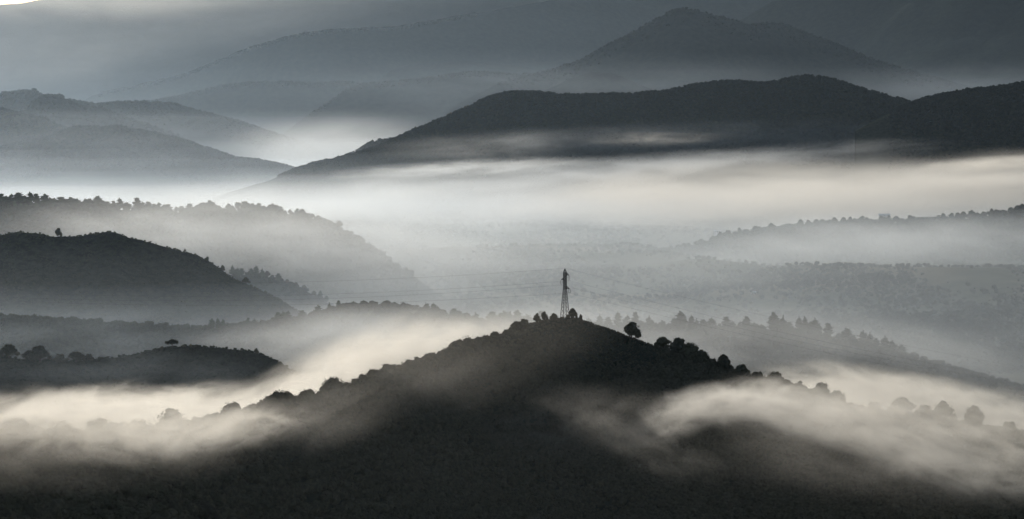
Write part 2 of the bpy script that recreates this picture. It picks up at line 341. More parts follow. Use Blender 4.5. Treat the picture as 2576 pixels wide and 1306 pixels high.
# all templates: unit height 1 (crown top at z = 1), width as given
def oak_tpl(seed, wid=.62, trunk=.24, nl=1500, low=False):
    g = np.random.default_rng(seed); L = []
    n = 12
    L.append((0, 0, .55, wid * .70, wid * .70, .34))
    for i in range(n):
        tz = g.uniform(0, 1)
        an = i / n * 6.283 + g.uniform(-.3, .3); r = wid * (.84 - .38 * tz) * g.uniform(.85, 1.08)
        L.append((r * math.cos(an), r * math.sin(an), .27 + .40 * tz, wid * g.uniform(.22, .36), wid * g.uniform(.22, .36), g.uniform(.11, .19)))
    for i in range(7):
        an = i / 7 * 6.283 + g.uniform(-.4, .4); r = wid * g.uniform(.05, .42)
        L.append((r * math.cos(an), r * math.sin(an), g.uniform(.80, .88) - .85 * (r / wid) ** 2, wid * g.uniform(.18, .30), wid * g.uniform(.18, .30), g.uniform(.09, .14)))
    cr = lobes_crown(L, nl, .026, g, core=.82, icos=ICO2, jit=.09)
    tr = [tube([(0, 0, -.12), (.01, 0, .1), (.02, .01, trunk + .1), (0, .02, .6)], [.05, .036, .03, .015])]
    for i in range(5):
        l = L[1 + i * 2 % n]
        tr.append(tube([(.01, 0, trunk * .7), (l[0] * .5, l[1] * .5, (trunk + l[2]) * .48), (l[0], l[1], l[2])], [.022, .016, .007], 5))
    return cr, join(tr)
def pine_tpl(seed, wid=.30, base=.35, top='round', nl=1300):
    g = np.random.default_rng(seed); L = []
    for i in range(10):
        t = i / 9.0
        z = base + (1 - base) * t * .93
        if top == 'round': w = wid * math.sqrt(max(.03, 1 - (t * .97) ** 2.4)) * (0.62 + .38 * min(1, t * 3))
        elif top == 'flat': w = wid * (.5 + .5 * t) if t < .8 else wid * (.9 - (t - .8) * 2)
        else: w = wid * (1 - t) ** .7 + .05
        k = 4 if w > .12 else 1
        for j in range(k):
            an = g.uniform(0, 6.283); r = w * g.uniform(.3, .55) if k > 1 else 0
            q = g.uniform(.5, .75)
            L.append((r * math.cos(an), r * math.sin(an), z + g.uniform(-.03, .03), w * q, w * q, (1 - base) * g.uniform(.07, .11)))
    cr = lobes_crown(L, nl, .024, g, core=.8)
    lean = g.uniform(-.03, .03)
    tr = [tube([(0, 0, -.08), (lean * .5, 0, .3), (lean, 0, .7), (lean * .6, 0, .93)], [.022, .017, .012, .005])]
    for i in range(6):
        l = L[g.integers(0, len(L))]
        tr.append(tube([(lean, 0, l[2] - .07), (l[0], l[1], l[2])], [.009, .004], 4))
    return cr, join(tr)
def umbrella_tpl(seed, nl=900):
    g = np.random.default_rng(seed); L = []
    for i in range(9):
        an = i / 9 * 6.283; r = .42
        L.append((r * math.cos(an), r * math.sin(an), g.uniform(.46, .62), .25, .25, .18))
    L.append((0, 0, .66, .44, .44, .30))
    cr = lobes_crown(L, nl, .022, g)
    tr = [tube([(0, 0, -.1), (.02, 0, .2), (0, 0, .4)], [.04, .035, .03])]
    for i in range(0, 9, 2):
        l = L[i]; tr.append(tube([(0, 0, .38), (l[0] * .6, l[1] * .6, .55), (l[0], l[1], l[2])], [.022, .015, .008], 5))
    return cr, join(tr)
def poplar_tpl(seed):
    g = np.random.default_rng(seed); L = []
    for i in range(9):
        t = i / 8; w = .13 * math.sin(math.pi * min(1, .15 + t * .82)) ** .6 + .02
        L.append((g.uniform(-.02, .02), g.uniform(-.02, .02), .14 + .8 * t, w, w, .075))
    return lobes_crown(L, 700, .018, g), tube([(0, 0, -.08), (0, 0, .5), (0, 0, .9)], [.025, .015, .005])

TPL = {}
for i in range(5): TPL['oak%d' % i] = oak_tpl(100 + i, wid=[.62, .52, .70, .58, .46][i], trunk=[.24, .3, .2, .26, .3][i])
TPL['bush0'] = oak_tpl(130, .75, .05, 900); TPL['bush1'] = oak_tpl(131, .55, .05, 900)
for i in range(6): TPL['pine%d' % i] = pine_tpl(200 + i, wid=[.36, .30, .36, .34, .26, .42][i], base=[.22, .18, .36, .14, .34, .2][i], top=['round', 'cone', 'flat', 'round', 'cone', 'round'][i])
TPL['umbrella'] = umbrella_tpl(300); TPL['poplar'] = poplar_tpl(301)
TREE_ME = {}
def tree(kind, x, Y, z, h, wscale=1.0, label='', cat='tree', group=None, mat=None, name=None, tilt=0.0):
    """one tree = Empty > crown, trunk; meshes are shared by all trees of a template"""
    nm = name or ('pine_tree' if kind.startswith('pine') else 'poplar_tree' if kind == 'poplar' else 'bush' if kind.startswith('bush') else 'oak_tree')
    root = bpy.data.objects.new(nm, None); C.objects.link(root)
    root.empty_display_size = .1
    root.location = (x, Y, z); root.scale = (h * wscale, h * wscale, h)
    root.rotation_euler = (tilt, 0, random.uniform(0, 6.283))
    if kind not in TREE_ME:
        (cv, cf), (tv, tf) = TPL[kind]
        m = mat or (M_PINE if kind.startswith('pine') else M_OAK)
        a = mesh_np('crown', cv, cf, m, root, smooth=False); b = mesh_np('trunk', tv, tf, M_BARK, root)
        TREE_ME[kind] = (a, b)
    else:
        for src in TREE_ME[kind]:
            c = src.copy(); C.objects.link(c); c.parent = root
    tag(root, label, cat, group)
    return root

def canopy(name, tpls, P, S, label, mat=M_CANOPY, wz=None):
    """countless crowns of a wood as one mesh"""
    Vs, Fs, n = [], [], 0
    idx = RNG.integers(0, len(tpls), len(P)); rot = RNG.uniform(0, 6.283, len(P))
    for t, (TV, TF) in enumerate(tpls):
        m = np.where(idx == t)[0]
        if len(m) == 0: continue
        c, s = np.cos(rot[m])[:, None], np.sin(rot[m])[:, None]
        X = TV[None, :, 0] * c - TV[None, :, 1] * s; Yq = TV[None, :, 0] * s + TV[None, :, 1] * c
        Z = np.broadcast_to(TV[None, :, 2], X.shape)
        k = S[m][:, None]
        V = np.stack([X * k + P[m, 0][:, None], Yq * k + P[m, 1][:, None], Z * k * 1.0 + P[m, 2][:, None]], -1).reshape(-1, 3)
        Fq = (TF[None] + (np.arange(len(m)) * len(TV))[:, None, None]).reshape(-1, 3) + n
        Vs.append(V); Fs.append(Fq); n += len(V)
    o = mesh_np(name, np.concatenate(Vs), np.concatenate(Fs), mat, smooth=False)
    tag(o, label, None, None, 'stuff')
    return o
def blob_tpl(seed, nl=30, wid=.55, leaf=.07, icos=ICO1):
    g = np.random.default_rng(seed)
    L = [(0, 0, .45, wid * .85, wid * .85, .40)] + [(wid * .5 * math.cos(a), wid * .5 * math.sin(a), .35 + .14 * (i % 3), wid * g.uniform(.32, .5), wid * .42, g.uniform(.16, .26)) for i, a in enumerate(g.uniform(0, 6.28, 4))]
    return lobes_crown(L, nl, leaf, g, core=.85, icos=icos, jit=.14)
BL_LO = [blob_tpl(400 + i, 16, leaf=.09) for i in range(4)]
BL_HI = [blob_tpl(410 + i, 230, leaf=.04, icos=ICO2) for i in range(8)]
ICO0V = ICO1[0]
FARB = [((ICO1[0] * (1 + .15 * np.random.default_rng(500 + i).standard_normal(len(ICO1[0]))[:, None])) * [.55, .55, .5] + [0, 0, .45], ICO1[1]) for i in range(4)]

# ---- woods on the distant ridges (small crowns, nobody could count them)
def far_wood(hk, u0, u1, n, size, dmax, label, front_only=False, tpls=FARB, pw=1.8):
    hh = H[hk]
    u = RNG.uniform(u0, u1, n); a, yc = hh.crest(u)
    d = RNG.uniform(0, 1, n) ** pw * dmax - 25
    Y = yc - d; x = a * Y; z = hh.h(x, Y)
    ok = z > hh.floor + 4
    x, Y, z = x[ok], Y[ok], z[ok]
    s = size * RNG.uniform(.45, 1.25, len(x)) ** 1.3
    canopy('forest', tpls, np.stack([x, Y, z - s * .1], 1), s, label, M_DISTANT if tpls is FARB else M_CANOPY)
far_wood('dark_ridge', 700, 2500, 15000, 11.5, 700, 'wood covering the long dark ridge above the valley fog')
far_wood('dark_right', 2240, 2900, 6000, 11.5, 600, 'wood covering the darkest ridge at the right edge')
far_wood('left_fore', -150, 780, 5000, 12, 500, 'wood on the dark hill above the left fog bank')
far_wood('left_back', -100, 800, 2200, 14, 300, 'thin wood along the long grey left hill')
far_wood('left_rock', 40, 450, 1000, 14, 300, 'scrub on the blunt rocky hill')
far_wood('left_near', -200, 250, 1200, 14, 300, 'wood on the dim hill at the left edge')
far_wood('ridge_a', 250, 1200, 1800, 15, 120, 'wood along the pale long ridge')
far_wood('ridge_c', 250, 950, 1200, 14, 120, 'wood along the pale ridge behind the left hills')
far_wood('ridge_d', 780, 1400, 900, 12, 120, 'wood along the grey ridge behind the dark one')
far_wood('peak', 1250, 2400, 1500, 13, 200, 'thin wood along the shoulders of the pointed peak')
far_wood('notch', 860, 1100, 400, 14, 200, 'wood on the small hill in the valley notch')
far_wood('pine_ridge', -200, 1050, 9000, 13, 900, 'wood covering the hazy pine ridge', tpls=BL_LO, pw=1.0)
far_wood('left_hill', -200, 800, 9000, 4.0, 750, 'low scrub covering the dark left hill', tpls=BL_LO, pw=1.1)
far_wood('left_hill_back', 520, 900, 1500, 9, 500, 'wood on the hazy spur beside the dark scrub hill', tpls=BL_LO, pw=1.1)
far_wood('pine_spur', -120, 2700, 9500, 10, 480, 'wood on the misty spur behind the pylon', tpls=BL_LO, pw=1.2)
far_wood('low_dark', -150, 800, 7000, 3.6, 420, 'scrub covering the low dark hill', tpls=BL_LO, pw=1.1)
far_wood('valley_wood', 1650, 2900, 7500, 14, 1300, 'wood covering the low rise at the right of the valley', tpls=BL_LO, pw=1.2)
# woods and hedges on the valley floor
n = 60000
u = RNG.uniform(500, 2750, n); Y = 1.0 / RNG.uniform(1 / 9500.0, 1 / 3800.0, n)
x = (u - 1288) / F * Y
k = fbm(x / 260, Y / 420, 91, 4)
ok = k + .12 * RNG.standard_normal(n) > .52
x, Y = x[ok], Y[ok]; z = ground_z(x, Y); s = 11 * RNG.uniform(.35, 1.25, len(x))
canopy('valley_woods', BL_LO, np.stack([x, Y, z - 1], 1), s, 'scattered woods and hedges on the hazy valley floor')

# ------------------------------------------------------------------ foreground hill: scrub, oaks
MAIN = H['main']
def place_px(hk, u, doff=0.0):
    a, yc = H[hk].crest(u); Y = float(yc) - doff; x = float(a) * Y
    return x, Y, float(H[hk].h(np.array(x), np.array(Y)))
def px2m(px, Y): return px / F * Y

def named(kind, hk, u, wpx, hpx, label, doff=0, group='oaks along the foreground hilltop', name=None, cat='tree'):
    x, Y, z = place_px(hk, u, doff)
    h = px2m(hpx, Y); tw = {'oak0': 1.75, 'oak1': 1.5, 'oak2': 1.95, 'oak3': 1.65, 'oak4': 1.35, 'bush0': 2.0, 'bush1': 1.55, 'umbrella': 1.3,
        'pine0': .74, 'pine1': .62, 'pine2': .72, 'pine3': .7, 'pine4': .54, 'pine5': .84, 'poplar': .3}[kind]
    ws = (wpx / hpx) / tw
    if kind.startswith(('oak', 'bush')): ws *= 1.18
    k_ = 1.42 if hk == 'main' else 1.15
    return tree(kind, x, Y, z - .25 - (.12 * h if kind != 'umbrella' else 0), h * k_, ws, label, cat, group, name=name)
NT = [
 ('oak1', 1351, 19, 22, 'small dark oak, left one of the joined pair left of the pylon', 4), ('oak4', 1369, 19, 22, 'small dark oak, right one of the joined pair left of the pylon', 4),
 ('oak3', 1393, 20, 15, 'low leaning dark tree close to the left foot of the pylon', 3), ('bush1', 1440, 25, 24, 'dense dark tree touching the right foot of the pylon', 4),
 ('oak4', 1461, 10, 15, 'thin small tree just right of the pylon', 3), ('oak2', 1300, 32, 24, 'broad oak on the skyline, left half of the clump left of the pylon', 8),
 ('oak0', 1318, 32, 25, 'broad oak on the skyline, right half of the clump left of the pylon', 10), ('oak2', 1246, 34, 24, 'rounded oak on the skyline below the broad clump', 12),
 ('oak2', 1222, 30, 22, 'oak low on the left skyline below the rounded one', 10), ('oak0', 1175, 40, 28, 'tall domed oak on the middle of the left skyline', 10),
 ('oak3', 1150, 30, 22, 'smaller oak leaning out left of the domed one', 8), ('oak2', 1088, 36, 26, 'leafy oak above the fog on the left skyline', 8),
 ('bush1', 1590, 44, 36, 'solitary dense oak on the right skyline of the pylon hill', 4), ('oak2', 1667, 40, 28, 'oak with its trunk showing, right of the solitary one', 3),
 ('oak0', 1706, 48, 40, 'tall oak at the left of the large dark clump on the right skyline', 6), ('oak2', 1735, 52, 40, 'broad oak in the middle of the large dark clump on the right skyline', 6),
 ('oak3', 1764, 44, 36, 'oak at the right end of the large dark clump on the right skyline', 8), ('oak3', 1790, 38, 26, 'low oak under the large dark clump', 6),
 ('bush1', 1820, 42, 40, 'dark egg shaped oak standing free on the right skyline', 4), ('oak0', 1866, 42, 32, 'rounded oak below the egg shaped one', 6),
 ('oak3', 1905, 44, 24, 'flat low oak between two rounded ones on the right skyline', 6), ('oak2', 1950, 48, 32, 'last clear dark oak above the right fog bank', 6),
 ('oak0', 1978, 30, 24, 'small oak where the right skyline meets the fog', 6), ('oak1', 2012, 32, 28, 'faded oak standing in the top of the right fog', 4),
 ('oak0', 2065, 50, 44, 'tall faded oak in the right fog', 6), ('oak2', 2105, 52, 40, 'broad faded oak in the right fog', 6),
 ('oak3', 2200, 46, 34, 'dim oak deep in the right fog', 6), ('oak2', 2268, 66, 48, 'wide faded oak in the right fog beside a gap', 6),
 ('oak0', 2325, 50, 36, 'faded oak right of the wide one in the fog', 6), ('oak1', 2372, 56, 50, 'tall round faded oak in the right fog', 6),
 ('oak0', 2450, 56, 54, 'ball shaped oak alone in the fog near the right edge', 6), ('oak3', 2540, 50, 34, 'dim oak in the fog at the right edge', 6),
 ('oak2', 1000, 34, 26, 'oak in thin mist at the foot of the left skyline', 8), ('oak0', 968, 30, 22, 'small oak in thin mist on the left skyline', 8),
 ('oak0', 905, 36, 24, 'little pale oak behind the misty left skyline', -12), ('oak2', 838, 66, 52, 'warm lit oak with an uneven crown beside the left fog', 8),
 ('oak3', 872, 50, 34, 'oak tucked right of the warm lit uneven one', 10), ('oak0', 775, 66, 46, 'domed oak on the lower left skyline', 10),
 ('oak2', 705, 92, 62, 'very broad oak on the lower left skyline', 12), ('oak3', 655, 60, 50, 'oak at the left foot of the very broad one', 10),
 ('oak0', 585, 84, 76, 'big round oak in front of the left mist', 14), ('oak1', 545, 60, 56, 'oak pressed against the big round one', 10),
 ('oak0', 432, 92, 84, 'large ball shaped oak rising into the left fog', 14), ('oak3', 490, 70, 60, 'oak right of the large ball shaped one', 14),
 ('oak2', 345, 100, 62, 'spreading oak veiled by the left fog', 12), ('oak0', 250, 92, 66, 'tall oak veiled by the left fog', 12), ('oak3', 150, 96, 62, 'oak sinking in the left fog near the edge', 12), ('oak2', 40, 110, 66, 'oak in the fog at the left edge', 12),
]
for kind, u_, w_, h_, lb, do in NT: named(kind, 'main', u_, w_, h_, lb, do)

# scatter over the slope facing the camera: the largest in the picture are single trees, the rest one canopy
cand = []
n = 90000
u = RNG.uniform(-260, 2840, n); a, yc = MAIN.crest(u)
d = RNG.uniform(-45, 520, n)
Y = yc - d; x = a * Y; z = MAIN.h(x, Y)
v = 653 - F * np.tan(np.arctan2(z, Y) + TH)
# bare scrub near the top of the pylon hill, closed wood lower down
top = np.exp(-((u - 1440) / 230) ** 2) * np.exp(-np.clip(d, 0, 999) / 120) + .9 * np.exp(-((u - 1560) / 120) ** 2) * np.exp(-np.clip(d, 0, 999) / 60)
size = (2.2 + 7.5 * fbm(x / 55, Y / 55, 55, 3) ** 1.0 * RNG.uniform(.5, 1.4, n)) * (1 - .68 * np.clip(top, 0, 1))
calm = (u > 1330) & (u < 1640)
size = np.where(d < 28, np.minimum(size * 1.2, px2m(np.where(calm, 9, 12 + np.where(u < 1180, 74, 50) * RNG.uniform(0, 1, n) ** 1.4), Y)), size)
size = np.where(d > 40, size * (.9 + 1.6 * fbm(x / 25, Y / 25, 58, 2) ** 1.5 * RNG.uniform(.4, 1.5, n)), size)
size = np.where(u > 1700, size * 1.2, size) * np.where(u < 1180, 1.9, 1.0)
size = np.minimum(size, np.where(d > 40, 11.5, 17.0) * (.85 + .3 * RNG.uniform(0, 1, n)))
ok = (v < 1400) & (z > -440)
x, Y, z, size, u, v, d = [q[ok] for q in (x, Y, z, size, u, v, d)]
# thin by grid so that crowns touch but do not pile up
order = np.argsort(-size * (1 + .1 * RNG.standard_normal(len(size))))
cell = {}; keep = []
for i in order:
    r = .50 * size[i]; cx, cyy = int(x[i] // 10), int(Y[i] // 10); bad = False
    for ix in (cx - 1, cx, cx + 1):
        for iy in (cyy - 1, cyy, cyy + 1):
            for j in cell.get((ix, iy), ()):
                if (x[i] - x[j]) ** 2 + (Y[i] - Y[j]) ** 2 < (r * .42 + .5 * .42 * size[j]) ** 2: bad = True; break
            if bad: break
        if bad: break
    if not bad: keep.append(i); cell.setdefault((cx, cyy), []).append(i)
keep = np.array(keep)
app = np.where((u[keep] > -20) & (u[keep] < 2600) & (v[keep] < 1330), size[keep] / Y[keep], 0)
rank = keep[np.argsort(-app)]
ind, rest = rank[:240], rank[240:]
kinds = ['oak0', 'oak1', 'oak2', 'oak3', 'oak4', 'bush0']
for i in ind:
    tree(kinds[RNG.integers(0, 6)], x[i], Y[i], z[i] - .08 * size[i], size[i], 1.0, 'dark oak in the unlit closed wood on the slope facing the viewer', 'tree', 'oaks of the closed wood on the foreground slope')
canopy('foreground_wood', BL_HI, np.stack([x[rest], Y[rest], z[rest] - .15 * size[rest]], 1), size[rest], 'scrub and small trees covering the foreground hill', M_NEARW)
print('foreground', len(ind), len(rest))

# ------------------------------------------------------------------ pines and other trees standing on the hazy ridges
def nth(i):
    i += 1
    ones = ['', 'first', 'second', 'third', 'fourth', 'fifth', 'sixth', 'seventh', 'eighth', 'ninth', 'tenth', 'eleventh', 'twelfth', 'thirteenth', 'fourteenth', 'fifteenth', 'sixteenth', 'seventeenth', 'eighteenth', 'nineteenth']
    if i >= 100: return 'hundred-and-' + ones[i - 100] if i > 100 else 'hundredth'
    if i < 20: return ones[i]
    t = ['twent', 'thirt', 'fort', 'fift', 'sixt', 'sevent', 'eight', 'ninet'][i // 10 - 2]
    return t + ('ieth' if i % 10 == 0 else 'y-' + ones[i % 10])
SHAPE = {'pine0': 'round topped pine', 'pine1': 'pointed pine', 'pine2': 'flat topped pine', 'pine3': 'bushy pine', 'pine4': 'slender pine', 'pine5': 'wide pine', 'oak0': 'rounded tree', 'oak1': 'rounded tree', 'oak2': 'spreading tree', 'oak3': 'rounded tree'}
def row(hk, items, where, group):
    items = sorted(items, key=lambda q: q[0])
    for i, (u_, w_, h_, kd, do) in enumerate(items):
        named(kd, hk, u_, w_, h_, '%s on %s, %s from left' % (SHAPE[kd], where, nth(i)), do, group)
q8 = [(10, 42), (40, 40), (75, 58), (120, 56), (160, 38), (195, 62), (235, 50), (290, 52), (325, 40), (355, 44), (398, 58), (430, 40), (458, 56), (505, 44), (555, 58), (590, 60), (645, 66), (672, 50), (700, 40), (740, 42), (780, 56), (830, 50), (895, 66), (930, 48), (965, 60),
  (1005, 50), (1035, 58), (1070, 36), (1100, 50), (1150, 36), (1190, 34), (1240, 46), (1290, 42), (1330, 60), (1365, 60), (1385, 52), (1430, 36), (1490, 50), (1520, 36), (1600, 46), (1625, 48), (1655, 48), (1690, 40), (1720, 34), (1760, 40), (1785, 44), (1810, 42), (1835, 40), (1895, 30), (1940, 34), (1975, 42), (2040, 24), (2080, 24), (2110, 22), (2215, 36)]
kp = ['pine0', 'pine3', 'pine5', 'pine1', 'pine2', 'pine0', 'pine5', 'pine4']
it = []
for i, (xx, hp) in enumerate(q8):
    hp = hp * .385 + 6
    it.append((xx * .385, hp * random.uniform(.7, 1.35), hp * random.uniform(.8, 1.1), kp[(i * 5 + i // 3) % 8] if xx < 1850 else ['oak0', 'pine5', 'oak3'][i % 3], random.uniform(-12, 8)))
for xx in range(-15, 1800, 36):      # a second rank between them
    hp = random.uniform(13, 21); it.append((xx * .385 + random.uniform(-4, 4), hp * random.uniform(.6, .9), hp, random.choice(kp), random.uniform(15, 50)))
row('pine_ridge', it, 'the hazy left ridge', 'pines lining the hazy left ridge')
named('pine2', 'pine_ridge', 598, 18, 22, 'tall bare stemmed tree with a lopsided flat top above the hazy left ridge', 0, 'pines lining the hazy left ridge')

q11 = [(534, 30, 16), (548, 30, 12), (560, 28, 14), (625, 30, 15), (612, 20, 12), (640, 22, 16), (700, 26, 18), (712, 30, 22), (725, 28, 16), (760, 24, 20), (800, 30, 20), (829, 24, 16), (853, 28, 16), (840, 14, 14), (868, 14, 14), (894, 14, 16), (930, 9, 12), (985, 16, 16), (993, 18, 20), (1010, 14, 14), (1024, 16, 12), (1040, 14, 18), (1055, 12, 14),
  (1071, 26, 18), (1076, 20, 12), (1091, 26, 20), (1100, 20, 14), (1142, 22, 22), (1161, 17, 14), (1196, 30, 27), (1239, 30, 26), (1267, 30, 30), (1284, 33, 18), (1302, 38, 20), (1325, 28, 24), (1345, 28, 18), (1360, 36, 24), (1378, 24, 14), (1399, 32, 22), (1385, 28, 16), (1481, 28, 18), (1509, 36, 24), (1530, 34, 18), (1554, 40, 22), (1578, 32, 22), (1598, 46, 17),
  (1612, 22, 22), (1633, 36, 26), (1664, 32, 20), (1696, 32, 22), (1710, 44, 28), (1722, 34, 18), (1739, 40, 18), (1752, 30, 18), (1770, 30, 22), (1790, 36, 24), (1812, 28, 22), (1827, 40, 22), (1842, 28, 20), (1862, 30, 20), (1876, 38, 24), (1897, 28, 26), (1915, 24, 22), (1944, 54, 28), (1955, 40, 18), (1970, 46, 28), (1985, 38, 24), (2010, 46, 20), (2023, 44, 18), (2040, 36, 22), (2050, 52, 28), (2062, 44, 20),
  (2081, 44, 26), (2110, 26, 22), (2127, 38, 36), (2145, 30, 24), (2171, 42, 26), (2188, 36, 24), (2205, 34, 20), (2226, 46, 26), (2245, 34, 24), (2268, 30, 24)]
it = [(u_ + 0.0, w_ * random.uniform(.95, 1.3), h_ * random.uniform(.85, 1.1), ['pine0', 'pine3', 'pine5', 'pine0', 'pine3', 'pine1'][(i * 7) % 6], random.uniform(-10, 14)) for i, (u_, h_, w_) in enumerate(q11)]
row('pine_spur', it, 'misty spur behind the pylon', 'pines on the misty spur behind the pylon')

it = []
for i, uu in enumerate(np.arange(1790, 2590, 15.0)):
    hp = random.uniform(10, 20); it.append((uu + random.uniform(-7, 7), random.uniform(14, 26), hp, ['pine5', 'oak0', 'oak2', 'oak3', 'pine0'][i % 5], random.uniform(-10, 10)))
row('valley_wood', it, 'low rise right of the valley', 'trees topping the low rise on the right')

it = [(u_, w_, h_, k_, random.uniform(-5, 8)) for u_, h_, w_, k_ in [(585, 30, 14, 'pine4'), (597, 22, 18, 'pine3'), (608, 20, 16, 'pine0'), (632, 18, 14, 'pine0'), (644, 26, 16, 'pine3'), (660, 24, 14, 'pine1'), (672, 18, 20, 'oak0'), (700, 20, 16, 'pine0'), (722, 12, 14, 'oak3'), (745, 14, 14, 'oak0'), (765, 16, 18, 'oak2'), (790, 14, 16, 'oak0'), (806, 22, 12, 'pine4'), (820, 18, 14, 'pine0')]]
row('left_hill_back', it, 'hazy spur by the scrub hill', 'trees on the hazy spur by the scrub hill')
for a_ in [('bush1', 147, 22, 24, 'dense bushy tree standing alone on top of the dark left hill'), ('bush0', 228, 10, 7, 'low bush on the dark left hill right of the dense tree'), ('oak1', 465, 8, 10, 'tiny lone tree half way down the dark left hill'),
   ('pine3', 522, 9, 12, 'small upright tree low on the dark left hill'), ('bush1', 560, 14, 16, 'bushy tree low on the right flank of the dark left hill'), ('bush0', 52, 10, 7, 'small tree stump like bush near the left edge of the dark hill'),
   ('bush0', 618, 24, 18, 'large rounded bush at the right foot of the dark left hill'), ('bush0', 24, 10, 6, 'low bush at the far left of the dark hill')]:
    named(a_[0], 'left_hill', a_[1], a_[2], a_[3], a_[4], 2, 'single trees on the dark left hill')
for a_ in [('umbrella', 433, 32, 24, 'umbrella shaped tree on top of the low dark hill'), ('bush0', 408, 15, 10, 'round bush left of the umbrella shaped tree'), ('bush0', 462, 12, 8, 'small bush right of the umbrella shaped tree'), ('bush1', 480, 10, 9, 'second small bush right of the umbrella shaped tree'),
   ('oak1', 645, 15, 15, 'small round tree at the right end of the low dark hill'), ('oak2', 22, 58, 38, 'broad dark oak at the left edge of the low dark hill'), ('oak0', 100, 66, 44, 'tall dark oak in the left wood of the low dark hill'), ('oak2', 75, 50, 32, 'oak left of the tall one in the left wood'),
   ('oak3', 150, 44, 24, 'low oak right of the tall one in the left wood'), ('oak2', 192, 60, 28, 'flat spreading oak at the right of the left wood'), ('oak3', 225, 30, 20, 'small oak at the right end of the left wood')]:
    named(a_[0], 'low_dark', a_[1], a_[2], a_[3], a_[4], 3, 'trees on the low dark hill')
for a_ in [('oak0', 160, 48, 52, 'left one of two pale oaks behind the low dark hill'), ('oak2', 260, 56, 50, 'right one of two pale oaks behind the low dark hill'), ('oak3', 215, 44, 34, 'lower pale tree between the two pale oaks')]:
    named(a_[0], 'low_dark', a_[1], a_[2], a_[3], a_[4], -70, 'pale oaks behind the low dark hill')
for i_, (u_, hp) in enumerate([(762, 5), (775, 6), (790, 6), (803, 6), (1045, 9), (1128, 6), (1134, 7), (1170, 8), (1177, 8)]):
    named('oak1', 'dark_ridge', u_, hp * 1.1, hp, 'tiny tree breaking the falling outline of the dark ridge, %s one from its low end' % nth(i_), 0, 'tiny trees on the falling end of the dark ridge')
# lone poplar in the valley
def gplace(u_, v_):
    for Yq in np.arange(3500, 12000, 10.0):
        x_, _, z_ = at(u_, v_, Yq)
        if z_ < ground_z(np.array(float(x_)), np.array(Yq)): return float(x_), Yq, float(z_)
x_, Y_, z_ = gplace(2116, 772)
tree('poplar', x_, Y_, z_, px2m(32, Y_), 1.3, 'tall narrow poplar alone on the valley floor at right', 'tree')

# ------------------------------------------------------------------ pylon
px_, py_, pz_ = place_px('main', 1421)
PY = bpy.data.objects.new('power_pylon', None); C.objects.link(PY); PY.location = (px_, py_, pz_ - .3)
tag(PY, 'tall lattice steel pylon standing on the top of the foreground hill', 'pylon')
def bars(name, segs, parent, mat, k=4):
    return mesh_np(name, *join([tube([p, q], [r, r], k) for p, q, r in segs]), mat, parent, smooth=False)
ROT = R(17)
def corner(i, h):
    if h < 30: r = 4.9 + (1.78 - 4.9) * h / 30
    elif h < 46: r = 1.78
    else: r = 1.78 + (.1 - 1.78) * (h - 46) / 3.4
    an = ROT + i * math.pi / 2
    return np.array((r * math.cos(an), r * math.sin(an), h))
HT = 49.3
for i in range(4):
    bars('leg', [(corner(i, a_), corner(i, b_), .27) for a_, b_ in ((0, 30), (30, 46), (46, HT))], PY, M_STEEL)
lv = [0, 5, 9.4, 13.3, 16.8, 19.9, 22.7, 25.2, 27.5, 30] + [30 + 1.6 * k for k in range(1, 11)]
sg = []
for a_, b_ in zip(lv[:-1], lv[1:]):
    for i in range(4):
        j = (i + 1) % 4
        sg.append((corner(i, a_), corner(j, b_), .13)); sg.append((corner(j, a_), corner(i, b_), .13))
        if b_ >= 30: sg.append((corner(i, b_), corner(j, b_), .06))
for i in range(4): sg.append((corner(i, 46), corner((i + 1) % 4, 47.6), .05)); sg.append((corner(i, 30), corner((i + 1) % 4, 30), .1))
bars('lattice_bracing', sg, PY, M_STEEL)
bars('peak', [(np.array((0, 0, 49.0)), np.array((0, 0, 50.0)), .22)], PY, M_STEEL)
ARM = {}
